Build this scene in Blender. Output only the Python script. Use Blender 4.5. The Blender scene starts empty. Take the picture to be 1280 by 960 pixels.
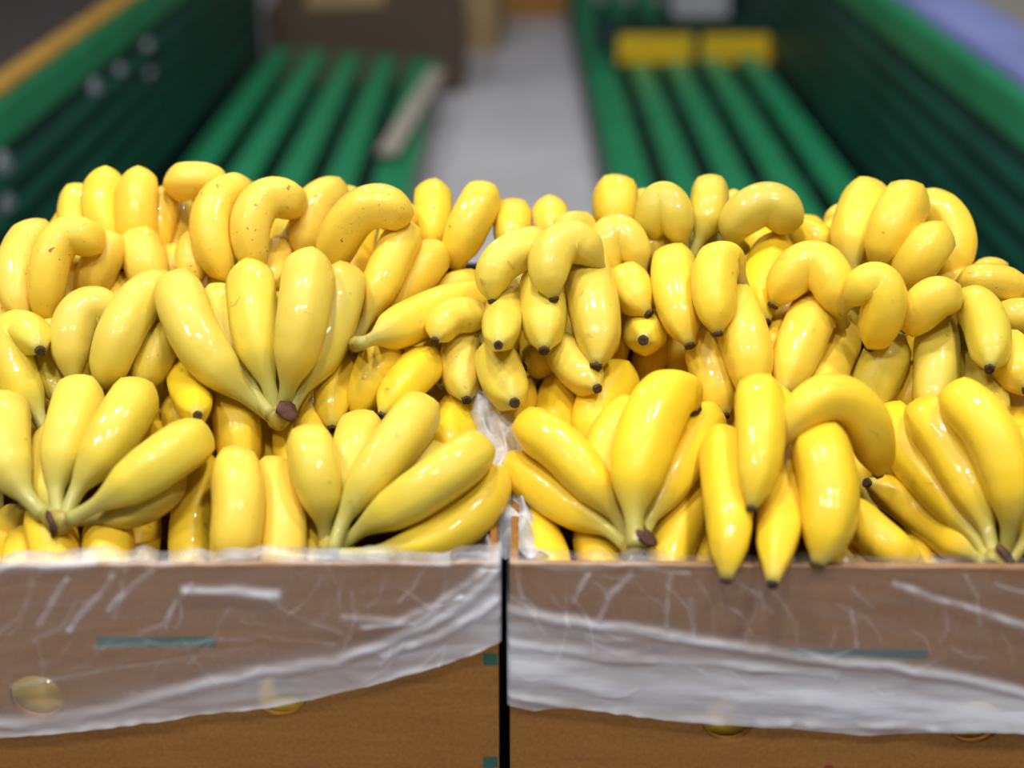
import bpy, bmesh, math, random
import numpy as np
from mathutils import Vector, Matrix

random.seed(7); RNG = np.random.RandomState(7)
scene = bpy.context.scene
COL = scene.collection

# ------------------------------------------------------------------ camera
RIM = 0.78                      # height of the crate rims above the floor (m)
FPX = 50.0 / 36.0 * 1280.0      # focal length in pixels
PITCH = math.atan(815.0 / FPX)
CAM = np.array([0.0, -0.922, RIM + 0.5725])
cam_d = bpy.data.cameras.new('camera'); cam = bpy.data.objects.new('camera', cam_d); COL.objects.link(cam)
cam.location = CAM; cam.rotation_euler = (math.pi / 2 - PITCH, 0, 0)
cam_d.lens = 50; cam_d.sensor_width = 36; cam_d.clip_start = 0.05; cam_d.clip_end = 100
cam_d.dof.use_dof = True; cam_d.dof.focus_distance = 1.235; cam_d.dof.aperture_fstop = 2.0
scene.camera = cam

# ------------------------------------------------------------------ world, lamps, exposure
w = bpy.data.worlds.new('world'); scene.world = w; w.use_nodes = True
w.node_tree.nodes['Background'].inputs[0].default_value = (0.93, 0.96, 1.0, 1)
w.node_tree.nodes['Background'].inputs[1].default_value = 0.09
def lamp(x, y, z, sx, sy, power, col=(1.0, 0.975, 0.93)):
    l = bpy.data.lights.new('hall_lamp', 'AREA'); l.shape = 'RECTANGLE'; l.size = sx; l.size_y = sy
    l.energy = power; l.color = col
    o = bpy.data.objects.new('hall_lamp', l); COL.objects.link(o); o.location = (x, y, z); return o
for lx in (-1.5, -0.3, 0.9):                    # rows of hall lamps under the roof
    for ly in (-1.3, 0.25, 3.2):
        lamp(lx, ly, 3.5, 0.24, 0.24, 30 if ly < 3 else 20)
scene.view_settings.view_transform = 'Standard'; scene.view_settings.look = 'None'
scene.view_settings.gamma = 1; scene.view_settings.exposure = 0.0
scene.view_settings.use_curve_mapping = False

# ------------------------------------------------------------------ helpers
FWD = np.array([0, math.cos(PITCH), -math.sin(PITCH)]); UPV = np.array([0, math.sin(PITCH), math.cos(PITCH)])
RIGHT = np.array([1.0, 0, 0])
def ray(px, py):                # un-normalised: depth along the view axis is 1
    return RIGHT * ((px - 640) / FPX) + UPV * (-(py - 480) / FPX) + FWD
def to_px(p):
    d = np.asarray(p) - CAM; z = d @ FWD
    return 640 + FPX * (d @ RIGHT) / z, 480 - FPX * (d @ UPV) / z
def at_z(px, py, z):
    r = ray(px, py); return CAM + r * ((z - CAM[2]) / r[2])
def at_y(px, py, y):
    r = ray(px, py); return CAM + r * ((y - CAM[1]) / r[1])
def at_x(px, py, x):
    r = ray(px, py); return CAM + r * ((x - CAM[0]) / r[0])

def srgb(r, g, b):
    f = lambda c: (c / 255 / 12.92) if c / 255 <= 0.04045 else ((c / 255 + 0.055) / 1.055) ** 2.4
    return (f(r), f(g), f(b), 1)

def tag(o, label=None, cat=None, group=None, kind=None):
    if label: o['label'] = label
    if cat: o['category'] = cat
    if group: o['group'] = group
    if kind: o['kind'] = kind
    return o
def empty(name, loc):
    o = bpy.data.objects.new(name, None); COL.objects.link(o); o.location = loc; o.empty_display_size = 0.02; return o
def mesh_obj(name, verts, faces, mat, parent=None, smooth=True, local=False):
    me = bpy.data.meshes.new(name); me.from_pydata([tuple(v) for v in verts], [], faces); me.update()
    if smooth: me.polygons.foreach_set('use_smooth', [True] * len(me.polygons))
    me.materials.append(mat)
    o = bpy.data.objects.new(name, me); COL.objects.link(o)
    if parent is not None:
        o.parent = parent
        if not local: o.matrix_parent_inverse = Matrix.Translation(parent.location).inverted()
    return o
def bm_obj(name, bm, mat, parent=None, smooth=False, local=True):
    me = bpy.data.meshes.new(name); bmesh.ops.recalc_face_normals(bm, faces=bm.faces[:]); bm.to_mesh(me); bm.free()
    if smooth: me.polygons.foreach_set('use_smooth', [True] * len(me.polygons))
    me.materials.append(mat)
    o = bpy.data.objects.new(name, me); COL.objects.link(o)
    if parent is not None:
        o.parent = parent
        if not local: o.matrix_parent_inverse = Matrix.Translation(parent.location).inverted()
    return o
def box_bm(x0, x1, y0, y1, z0, z1, bevel=0.0, bm=None):
    bm = bm or bmesh.new()
    r = bmesh.ops.create_cube(bm, size=1)
    for v in r['verts']:
        v.co = Vector(((x0 + x1) / 2 + v.co.x * (x1 - x0), (y0 + y1) / 2 + v.co.y * (y1 - y0), (z0 + z1) / 2 + v.co.z * (z1 - z0)))
    if bevel > 0:
        bmesh.ops.bevel(bm, geom=bm.edges[:], offset=bevel, segments=2, affect='EDGES')
    return bm

# ------------------------------------------------------------------ materials
class NT:
    def __init__(s, name):
        s.m = bpy.data.materials.new(name); s.m.use_nodes = True; s.t = s.m.node_tree
        s.p = s.t.nodes['Principled BSDF']; s.out = s.t.nodes['Material Output']
    def n(s, typ, **kw):
        nd = s.t.nodes.new(typ)
        for k, v in kw.items():
            if k.startswith('i_'):
                key = k[2:]; nd.inputs[int(key) if key.isdigit() else key].default_value = v
            else: setattr(nd, k, v)
        return nd
    def l(s, a, b): s.t.links.new(a, b)
    def ramp(s, src, stops):
        r = s.n('ShaderNodeValToRGB'); e = r.color_ramp.elements
        while len(e) < len(stops): e.new(0.5)
        for i, (p, c) in enumerate(stops):
            e[i].position = p; e[i].color = c if len(c) == 4 else (*c, 1)
        s.l(src, r.inputs[0]); return r
    def mix(s, fac, a, b, mode='MIX'):
        m = s.n('ShaderNodeMix', data_type='RGBA', blend_type=mode)
        for sock, v in ((m.inputs[0], fac), (m.inputs[6], a), (m.inputs[7], b)):
            if hasattr(v, 'links') or isinstance(v, bpy.types.NodeSocket): s.l(v, sock)
            else: sock.default_value = v
        return m.outputs[2]
    def math(s, op, a, b=None, clamp=False):
        m = s.n('ShaderNodeMath', operation=op, use_clamp=clamp)
        for i, v in enumerate((a, b)):
            if v is None: continue
            if isinstance(v, bpy.types.NodeSocket): s.l(v, m.inputs[i])
            else: m.inputs[i].default_value = v
        return m.outputs[0]

def plain(name, col, rough=0.6, metallic=0.0, noise=0.08, scale=20, bump=0.0):
    t = NT(name); co = t.n('ShaderNodeTexCoord'); nz = t.n('ShaderNodeTexNoise', i_Scale=scale, i_Detail=4.0)
    t.l(co.outputs['Object'], nz.inputs['Vector'])
    d = tuple(c * (1 - noise * 2) for c in col[:3]) + (1,); b = tuple(min(1, c * (1 + noise * 2)) for c in col[:3]) + (1,)
    r = t.ramp(nz.outputs['Fac'], [(0.3, d), (0.7, b)]); t.l(r.outputs[0], t.p.inputs['Base Color'])
    t.p.inputs['Roughness'].default_value = rough; t.p.inputs['Metallic'].default_value = metallic
    if bump:
        bp = t.n('ShaderNodeBump', i_Strength=bump, i_Distance=0.002); t.l(nz.outputs['Fac'], bp.inputs['Height']); t.l(bp.outputs[0], t.p.inputs['Normal'])
    return t.m

def banana_material():
    t = NT('banana_peel')
    oi = t.n('ShaderNodeObjectInfo'); co = t.n('ShaderNodeTexCoord')
    al = t.n('ShaderNodeAttribute', attribute_name='along')
    off = t.n('ShaderNodeVectorMath', operation='ADD'); t.l(co.outputs['Object'], off.inputs[0])
    sc = t.math('MULTIPLY', oi.outputs['Random'], 37.0); cb = t.n('ShaderNodeCombineXYZ'); t.l(sc, cb.inputs[0]); t.l(sc, cb.inputs[1]); t.l(cb.outputs[0], off.inputs[1])
    V = off.outputs[0]
    n1 = t.n('ShaderNodeTexNoise', i_Scale=32.0, i_Detail=3.0); t.l(V, n1.inputs['Vector'])
    n2 = t.n('ShaderNodeTexNoise', i_Scale=320.0, i_Detail=2.0); t.l(V, n2.inputs['Vector'])
    n3 = t.n('ShaderNodeTexNoise', i_Scale=75.0, i_Detail=4.0, i_Distortion=0.6); t.l(V, n3.inputs['Vector'])
    base = oi.outputs['Color']
    # mottling of the peel
    c = t.mix(t.math('MULTIPLY', t.ramp(n1.outputs['Fac'], [(0.42, (0, 0, 0)), (0.66, (1, 1, 1))]).outputs[0], 0.30), base, (0.78, 0.52, 0.045, 1))
    # greenish neck and slight green towards the blossom end
    neck = t.ramp(al.outputs['Fac'], [(0.0, (1, 1, 1)), (0.13, (0.9, 0.9, 0.9)), (0.29, (0, 0, 0)), (0.93, (0, 0, 0)), (0.985, (0.6, 0.6, 0.6))])
    c = t.mix(t.math('MULTIPLY', neck.outputs[0], 0.80), c, (0.33, 0.335, 0.11, 1))
    # brown freckles, amount kept in the object's alpha
    fr = t.ramp(n2.outputs['Fac'], [(0.66, (0, 0, 0)), (0.71, (1, 1, 1))])
    fm = t.ramp(n1.outputs['Fac'], [(0.45, (0, 0, 0)), (0.6, (1, 1, 1))])
    f1 = t.math('MULTIPLY', t.math('MULTIPLY', fr.outputs[0], fm.outputs[0]), oi.outputs['Alpha'])
    c = t.mix(t.math('MULTIPLY', f1, 0.8, True), c, (0.20, 0.085, 0.02, 1))
    sp = t.ramp(n3.outputs['Fac'], [(0.695, (0, 0, 0)), (0.73, (1, 1, 1))])
    c = t.mix(t.math('MULTIPLY', sp.outputs[0], t.math('ADD', t.math('MULTIPLY', oi.outputs['Alpha'], 0.6), 0.3), True), c, (0.22, 0.10, 0.02, 1))
    t.l(c, t.p.inputs['Base Color'])
    t.p.inputs['Roughness'].default_value = 0.44
    t.p.inputs['Specular IOR Level'].default_value = 0.32
    wet = t.ramp(n1.outputs['Fac'], [(0.44, (0.05, 0.05, 0.05)), (0.62, (1, 1, 1))])
    t.l(t.math('MULTIPLY', wet.outputs[0], 0.55), t.p.inputs['Coat Weight']); t.p.inputs['Coat Roughness'].default_value = 0.07
    nw = t.n('ShaderNodeTexNoise', i_Scale=160.0, i_Detail=2.0); t.l(V, nw.inputs['Vector'])
    bw = t.n('ShaderNodeBump', i_Strength=0.35, i_Distance=0.0015); t.l(nw.outputs['Fac'], bw.inputs['Height']); t.l(bw.outputs[0], t.p.inputs['Coat Normal'])
    bp = t.n('ShaderNodeBump', i_Strength=0.22, i_Distance=0.002); t.l(n3.outputs['Fac'], bp.inputs['Height']); t.l(bp.outputs[0], t.p.inputs['Normal'])
    return t.m
M_BAN = banana_material()
M_TIP = plain('dried_blossom_end', (0.060, 0.036, 0.020), 0.85, noise=0.3, scale=400)
M_CROWN = NT('crown_stalk')
def _crown():
    t = M_CROWN; co = t.n('ShaderNodeTexCoord'); nz = t.n('ShaderNodeTexNoise', i_Scale=90.0, i_Detail=4.0); t.l(co.outputs['Object'], nz.inputs['Vector'])
    r = t.ramp(nz.outputs['Fac'], [(0.3, (0.30, 0.22, 0.04)), (0.55, (0.44, 0.36, 0.07)), (0.72, (0.22, 0.11, 0.03))])
    t.l(r.outputs[0], t.p.inputs['Base Color']); t.p.inputs['Roughness'].default_value = 0.6
    return t.m
M_CROWN = _crown()
M_CUT = plain('cut_crown_face', (0.075, 0.030, 0.015), 0.75, noise=0.3, scale=150)

def cardboard(name, base, scale=9):
    t = NT(name); co = t.n('ShaderNodeTexCoord')
    mp = t.n('ShaderNodeMapping'); mp.inputs['Scale'].default_value = (1, 1, 9); t.l(co.outputs['Object'], mp.inputs[0])
    n1 = t.n('ShaderNodeTexNoise', i_Scale=scale, i_Detail=6.0, i_Roughness=0.65); t.l(mp.outputs[0], n1.inputs['Vector'])
    n2 = t.n('ShaderNodeTexNoise', i_Scale=260.0, i_Detail=3.0); t.l(co.outputs['Object'], n2.inputs['Vector'])
    lo = tuple(c * 0.86 for c in base); hi = tuple(c * 1.12 for c in base)
    r = t.ramp(n1.outputs['Fac'], [(0.3, lo), (0.7, hi)])
    c = t.mix(0.14, r.outputs[0], t.ramp(n2.outputs['Fac'], [(0.35, (0.12, 0.06, 0.02)), (0.65, (0.5, 0.3, 0.12))]).outputs[0])
    t.l(c, t.p.inputs['Base Color']); t.p.inputs['Roughness'].default_value = 0.82; t.p.inputs['Specular IOR Level'].default_value = 0.2
    return t.m
M_CARD = cardboard('brown_cardboard', (0.29, 0.125, 0.024))
M_CARDEDGE = cardboard('cardboard_liner', (0.42, 0.25, 0.10))
M_INK = plain('green_ink', (0.012, 0.095, 0.065), 0.7)
M_REDINK = plain('red_ink', (0.22, 0.02, 0.015), 0.7)

def film_material():
    t = NT('clear_plastic_film'); co = t.n('ShaderNodeTexCoord'); hz = t.n('ShaderNodeAttribute', attribute_name='haze')
    mp = t.n('ShaderNodeMapping'); mp.inputs['Scale'].default_value = (.16, 1, 1); t.l(co.outputs['Object'], mp.inputs[0])
    nz = t.n('ShaderNodeTexNoise', i_Scale=95.0, i_Detail=5.0, i_Distortion=.6); t.l(mp.outputs[0], nz.inputs['Vector'])
    nb = t.n('ShaderNodeTexNoise', i_Scale=60.0, i_Detail=3.0, i_Distortion=.4); t.l(mp.outputs[0], nb.inputs['Vector'])
    bp = t.n('ShaderNodeBump', i_Strength=0.22, i_Distance=0.003); t.l(nb.outputs['Fac'], bp.inputs['Height'])
    t.p.inputs['Base Color'].default_value = (0.76, 0.78, 0.84, 1); t.p.inputs['Roughness'].default_value = 0.42
    t.p.inputs['Specular IOR Level'].default_value = 0.35
    t.l(bp.outputs[0], t.p.inputs['Normal'])
    tr = t.n('ShaderNodeBsdfTransparent'); tr.inputs[0].default_value = (0.97, 0.97, 0.98, 1)
    k = t.math('MULTIPLY', hz.outputs['Fac'], t.math('ADD', t.math('MULTIPLY', nz.outputs['Fac'], 1.1), 0.45), True)
    gl = t.n('ShaderNodeBsdfGlossy'); gl.inputs['Roughness'].default_value = 0.32; gl.inputs['Color'].default_value = (1, 1, 1, 1); t.l(bp.outputs[0], gl.inputs['Normal'])
    m0 = t.n('ShaderNodeMixShader'); m0.inputs[0].default_value = 0.035; t.l(tr.outputs[0], m0.inputs[1]); t.l(gl.outputs[0], m0.inputs[2])
    m1 = t.n('ShaderNodeMixShader'); t.l(k, m1.inputs[0]); t.l(m0.outputs[0], m1.inputs[1]); t.l(t.p.outputs[0], m1.inputs[2])
    t.l(m1.outputs[0], t.out.inputs['Surface'])
    return t.m
M_FILM = film_material()

M_FLOOR = plain('grey_concrete_floor', (0.55, 0.55, 0.60), 0.55, noise=0.07, scale=1.6)
M_GREEN = plain('green_painted_metal', (0.012, 0.225, 0.095), 0.42, noise=0.06, scale=5)
M_DGREEN = plain('dark_green_metal', (0.002, 0.032, 0.025), 0.5, noise=0.15, scale=4)
M_SHADEGREEN = plain('shaded_slat_green', (0.004, 0.075, 0.052), 0.5, noise=0.1, scale=4)  # darker green imitating shade on the outer slats
M_BLACK = plain('dark_undertray', (0.004, 0.012, 0.010), 0.7)
M_YELLOW = plain('yellow_plastic', (0.80, 0.52, 0.01), 0.5)
M_AMBER = plain('amber_edge_strip', (0.32, 0.18, 0.02), 0.5)
M_BROWN = plain('dark_brown_board', (0.018, 0.013, 0.012), 0.6)
M_BLUE = plain('blue_plastic', (0.22, 0.26, 0.56), 0.4, noise=0.1, scale=3)
M_GREY = plain('grey_metal', (0.25, 0.24, 0.22), 0.5)
M_GLINT = plain('blurred_glint', (0.20, 0.23, 0.27), 0.35)  # pale colour imitating blurred highlights
M_TAN = cardboard('tan_carton', (0.42, 0.31, 0.16))
M_ORANGE = plain('orange_carton', (0.42, 0.20, 0.05), 0.7)
M_DCARD = cardboard('dark_carton', (0.07, 0.062, 0.055))
M_BEIGE = plain('greyish_beige_board', (0.36, 0.33, 0.29), 0.7)
M_LILAC = plain('pale_lilac_crate', (0.45, 0.44, 0.52), 0.6)
M_WALL = plain('hall_wall', (0.35, 0.36, 0.36), 0.8, scale=1)

# ------------------------------------------------------------------ setting
def struct(name, bm, m): return tag(bm_obj(name, bm, m), kind='structure')
struct('floor', box_bm(-7, 7, -4, 13, -0.1, 0), M_FLOOR)
struct('wall_back', box_bm(-7, 7, 13, 13.2, 0, 4.5), M_WALL)

# ------------------------------------------------------------------ green display beds on both sides of the aisle
def display_unit(s, y0, y1, label):
    root = empty('slatted_display_bed', (s * 0.62, (y0 + y1) / 2, 0))
    def B(name, x0, x1, ya, yb, z0, z1, m, bev=0.004, parent=root):
        a, b = sorted((s * x0, s * x1)); L = root.location
        return bm_obj(name, box_bm(a - L.x, b - L.x, ya - L.y, yb - L.y, z0, z1, bev), m, parent)
    B('base', 0.34, 1.02, y0 + .05, y1 - .05, 0.0, 0.09, M_BLACK)
    B('fascia', 0.285, 0.31, y0, y1, 0.0, 0.15, M_GREY if s < 0 else M_DGREEN)
    xi, zi, xo, zo = 0.29, 0.155, 0.975, 0.215
    n = 5; dx = (xo - xi) / n; ang = math.atan2(zo - zi, xo - xi)
    shared = None
    for k in range(n):
        wd = 0.112 if k == 0 else 0.085
        xc = xi + dx * (k + .5) - (0.012 if k == 0 else 0); zc = zi + (zo - zi) * (xc - xi) / (xo - xi)
        bm = box_bm(-wd / 2, wd / 2, -(y1 - y0) / 2, (y1 - y0) / 2, -0.009, 0.009, 0.004)
        o = bm_obj('slat', bm, M_GREEN, root)
        o.location = (s * xc - root.location.x, 0, zc); o.rotation_euler = (0, -s * ang, 0)
    L = (xo - xi) / math.cos(ang)
    for yy in np.arange(y0 + .25, y1, 1.0):
        o = bm_obj('cross_bar', box_bm(-L / 2, L / 2, -.025, .025, -.034, -.011, .003), M_DGREEN, root)
        o.location = (s * (xi + xo) / 2 - root.location.x, yy - root.location.y, (zi + zo) / 2); o.rotation_euler = (0, -s * ang, 0)
    B('side_panel', 1.0, 1.02, y0, y1, 0.0, 0.615, M_DGREEN)
    for k in range(5):
        z = .275 + k * .07; B('shaded_slat_rib', .985, 1.002, y0, y1, z - .017, z + .017, M_SHADEGREEN)  # strips stand in for outer slats, their shade put into the colour
    B('rail', 0.99, 1.035, y0, y1, 0.615, 0.70, M_GREEN, .006)
    if s < 0: B('edge_strip', 1.0, 1.062, y0, y1, 0.702, 0.715, M_AMBER, .003)
    tag(root, label, 'display bed')
    return root
left_bed = display_unit(-1, 0.75, 4.75, 'green slatted display bed edged with an amber strip along its rail')
right_bed = display_unit(1, 0.75, 6.6, 'long green slatted display bed with a yellow labelled divider')
# outer counters
o = empty('dark_counter', (-1.55, 3.0, 0))
for nm, a in (('counter_top', (-.47, .47, -2.2, 2.6, .66, .70)), ('counter_body', (-.43, .43, -2.15, 2.55, 0, .66))):
    bm_obj(nm, box_bm(*a, .004), M_BROWN, o)
tag(o, 'dark brown counter behind the amber edged rail', 'counter')
o = empty('blue_counter', (1.5, 3.4, 0))
bm_obj('counter_body', box_bm(-.44, .5, -2.6, 3.1, 0, .66, .004), M_BROWN, o)
bm_obj('counter_top', box_bm(-.25, .5, -2.6, 3.1, .66, .69, .004), M_GREY, o)
bm_obj('edge_tray', box_bm(-.45, -.26, -2.6, 3.1, .662, .71, .008), M_BLUE, o)
tag(o, 'counter with a blue violet plastic edge beyond the green rail', 'counter')
# yellow price divider on the right bed
def divider():
    r = empty('price_divider', (0.68, 4.62, 0.30)); L = r.location
    bm_obj('board', box_bm(-.37, .29, -.01, .01, -.075, .06, .003), M_DGREEN, r)
    for a, b in ((at_y(773, 60, 4.6)[0], at_y(866, 60, 4.6)[0]), (at_y(878, 60, 4.6)[0], at_y(966, 60, 4.6)[0])):
        z0 = at_y(820, 80, 4.6)[2]; z1 = at_y(820, 44, 4.6)[2]
        bm_obj('yellow_plate', box_bm(a - L.x, b - L.x, -.02, -.01, z0 - L.z, z1 - L.z, .003), M_YELLOW, r)
    tag(r, 'dark green divider carrying two yellow plates across the slats', 'divider')
divider()
# pale discs added on the left side panel to imitate out-of-focus glints
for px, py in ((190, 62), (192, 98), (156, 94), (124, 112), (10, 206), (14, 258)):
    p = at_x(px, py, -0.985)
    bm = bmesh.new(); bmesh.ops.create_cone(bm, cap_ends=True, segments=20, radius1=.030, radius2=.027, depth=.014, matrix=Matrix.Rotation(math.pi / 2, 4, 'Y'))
    bm_obj('glint_disc', bm, M_GLINT, left_bed).location = Vector(p) + Vector((-.007, 0, 0)) - left_bed.location
# pale strip lying on the left bed
def plank():
    a = at_z(484, 196, .19); b = at_z(546, 92, .19)
    d = b - a; L = np.linalg.norm(d); o = bm_obj('board_strip', box_bm(-.032, .032, 0, L, 0, .018, .003), M_BEIGE)
    o.location = a; o.rotation_euler = (0, 0, -math.atan2(d[0], d[1]))
    tag(o, 'narrow greyish beige strip lying askew on the green slats', 'strip')
plank()
# cartons at the far end of the hall
def carton(x, y, sx, sy, sz, m, label, z=0.0, rz=0.0):
    r = empty('carton', (x, y, z)); r.rotation_euler = (0, 0, rz)
    bm_obj('body', box_bm(-sx / 2, sx / 2, -sy / 2, sy / 2, 0, sz - .004, .004), m, r)
    bm_obj('lid_flap', box_bm(-sx / 2 + .004, -.004, -sy / 2 + .004, sy / 2 - .004, sz - .004, sz, .001), m, r)
    bm_obj('lid_flap', box_bm(.004, sx / 2 - .004, -sy / 2 + .004, sy / 2 - .004, sz - .004, sz, .001), m, r)
    tag(r, label, 'carton'); return r
carton(-.60, 5.15, .80, .5, .34, M_DCARD, 'wide dark grey carton closing off the end of the slatted bed')
carton(-.70, 5.10, .32, .3, .12, M_TAN, 'small tan carton lying on the dark grey carton', z=.34, rz=.2)
carton(-.36, 5.95, .62, .4, .30, M_TAN, 'tan carton standing on the floor at the aisle end', rz=-.1)
carton(.10, 6.75, .34, .34, .26, M_ORANGE, 'orange brown carton in the middle of the aisle end', rz=.1)
carton(-.38, 6.95, .5, .45, .25, M_DCARD, 'dark carton on the floor beside the orange brown one')
carton(.82, 5.5, .24, .3, .2, M_LILAC, 'pale lilac carton lying on the slats behind the divider', z=.225)

# ------------------------------------------------------------------ cardboard crates
BW, BD, BH = 0.518, 0.40, 0.24
LBX1 = -0.0105; RBX0 = -0.0015
YAW_L, YAW_R = 0.010, -0.014
M_HOLES = [at_y(px, 862, 0)[0] for px in (50, 350)], [at_y(px, 892, 0)[0] for px in (910, 1215)]
def crate(x0, zb, yaw, pivot, label, holes, marks=(), grp=None):
    """x0: left edge; local frame: origin at the bottom centre"""
    r = empty('banana_crate', (0, 0, 0)); cx = x0 + BW / 2
    c = Matrix.Translation((pivot, 0, 0)) @ Matrix.Rotation(yaw, 4, 'Z') @ Matrix.Translation((cx - pivot, BD / 2, zb))
    r.location = c.translation; r.rotation_euler = (0, 0, yaw)
    T = .006; hw, hd = BW / 2, BD / 2
    verts, faces = [], []                                # front panel with round hand holes
    def quad(p): 
        k = len(verts); verts.extend(p); faces.append(tuple(range(k, k + len(p))))
    sq = holes[0][2] * 1.25; hzc = holes[0][1]
    xs = [-hw] + sum([[h[0] - sq, h[0] + sq] for h in holes], []) + [hw]; zs = [0, hzc - sq, hzc + sq, BH]
    for yy in (-hd, -hd + T):
        for i in range(len(xs) - 1):
            for j in range(3):
                if j == 1 and i % 2 == 1:
                    hx = holes[i // 2][0]; rr = holes[i // 2][2]; N = 40
                    an = [2 * math.pi * k / N + math.pi / 4 for k in range(N + 1)]
                    cir = [(hx + rr * math.cos(t), yy, hzc + rr * .95 * math.sin(t)) for t in an]
                    sqp = [(hx + sq * math.cos(t) / max(abs(math.cos(t)), abs(math.sin(t))), yy, hzc + sq * math.sin(t) / max(abs(math.cos(t)), abs(math.sin(t)))) for t in an]
                    for k in range(N): quad([cir[k], sqp[k], sqp[k + 1], cir[k + 1]])
                    if yy == -hd:
                        for k in range(N): quad([cir[k], cir[k + 1], (cir[k + 1][0], -hd + T, cir[k + 1][2]), (cir[k][0], -hd + T, cir[k][2])])
                else:
                    quad([(xs[i], yy, zs[j]), (xs[i + 1], yy, zs[j]), (xs[i + 1], yy, zs[j + 1]), (xs[i], yy, zs[j + 1])])
    for (p, q) in (((-hw, 0), (hw, 0)), ((hw, 0), (hw, BH)), ((hw, BH), (-hw, BH)), ((-hw, BH), (-hw, 0))):
        quad([(p[0], -hd, p[1]), (q[0], -hd, q[1]), (q[0], -hd + T, q[1]), (p[0], -hd + T, p[1])])
    bm = bmesh.new()
    for f in faces: bm.faces.new([bm.verts.new(verts[i]) for i in f])
    bmesh.ops.remove_doubles(bm, verts=bm.verts[:], dist=1e-5)
    fp = bm_obj('front_panel', bm, M_CARD, r)
    bm_obj('back_panel', box_bm(-hw, hw, hd - T, hd, 0, BH), M_CARD, r)
    for s in (-1, 1):
        a, b = sorted((s * hw, s * (hw - T))); bm_obj('side_panel', box_bm(a, b, -hd + T, hd - T, 0, BH), M_CARD, r)
    bm_obj('bottom_panel', box_bm(-hw + T, hw - T, -hd + T, hd - T, 0, T), M_CARD, r)
    for (x0m, x1m, z0m, z1m, m) in marks:
        bm_obj('printed_mark', box_bm(x0m, x1m, -hd - .0004, -hd + .0004, z0m, z1m), m, fp)
    tag(r, label, 'crate', grp); return r
def face_rect(box_cx, zb, px0, py0, px1, py1, m):
    a = at_y(px0, py1, 0); b = at_y(px1, py0, 0); return (a[0] - box_cx, b[0] - box_cx, a[2] - zb, b[2] - zb, m)
ZB = RIM - BH; LCX = LBX1 - BW / 2; RCX = RBX0 + BW / 2
def hole(px, py, cx): p = at_y(px, py, 0); return (p[0] - cx, p[2] - ZB, .0215)
crate(LBX1 - BW, ZB, YAW_L, LBX1, 'cardboard crate of bananas with green ink tabs beside its corner, open top',
      [hole(48, 868, LCX), hole(350, 872, LCX)],
      [face_rect(LCX, ZB, 604, 817, 622, 831, M_INK), face_rect(LCX, ZB, 604, 946, 622, 959, M_INK), face_rect(LCX, ZB, 124, 794, 270, 806, M_INK)])
crate(RBX0, ZB, YAW_R, RBX0, 'cardboard crate of bananas wrapped by a thick whitish film band below its rim',
      [hole(910, 898, RCX), hole(1216, 898, RCX)],
      [face_rect(RCX, ZB, 985, 809, 1157, 818, M_INK), face_rect(RCX, ZB, 1030, 953, 1040, 957, M_REDINK)])
for i, zb in enumerate((ZB - BH, ZB - 2 * BH)):
    crate(LBX1 - BW, zb, YAW_L, LBX1, ['cardboard crate directly under the crate with green ink tabs', 'cardboard crate at the base of the stack under the green ink tabs'][i], [(-.09, .12, .0215), (.09, .12, .0215)])
    crate(RBX0, zb, YAW_R, RBX0, ['cardboard crate directly under the film banded crate', 'cardboard crate at the base of the film banded stack'][i], [(-.09, .12, .0215), (.09, .12, .0215)])
for x, lab in ((LCX, 'wooden pallet under the stack with green ink tabs'), (RCX, 'wooden pallet under the film banded stack')):
    pr = empty('pallet', (x, BD / 2, 0)); hp = ZB - 2 * BH
    for k in range(5): bm_obj('deck_board', box_bm(-.255, .255, -.20 + k * .085, -.14 + k * .085, hp - .02, hp, .002), M_TAN, pr)
    for k in (-1, 0, 1): bm_obj('runner', box_bm(k * .21 - .03, k * .21 + .03, -.20, .20, 0, hp - .02, .002), M_TAN, pr)
    tag(pr, lab, 'pallet')

tag(bm_obj('backboard', box_bm(-.50, .50, .425, .437, 0, RIM + .085, .002), M_BROWN), 'dark brown board standing behind the crate stacks', 'board')
# ------------------------------------------------------------------ bananas
# heap surface: rises from just inside the front panel to the back of the crate
PA = np.array([0, .030, RIM - .012]); PB = np.array([0, .40, RIM + .185])
PN = np.cross(RIGHT, PB - PA); PN /= np.linalg.norm(PN)
def heap_depth(px, py):
    r = ray(px, py); return ((PA - CAM) @ PN) / (r @ PN)

# colours (linear) of the peel
YEL = (0.85, 0.60, 0.050); PALE = (0.74, 0.58, 0.070); RICH = (0.88, 0.60, 0.026); FRECK = (0.85, 0.585, 0.065); LIME = (0.64, 0.505, 0.06)

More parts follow.
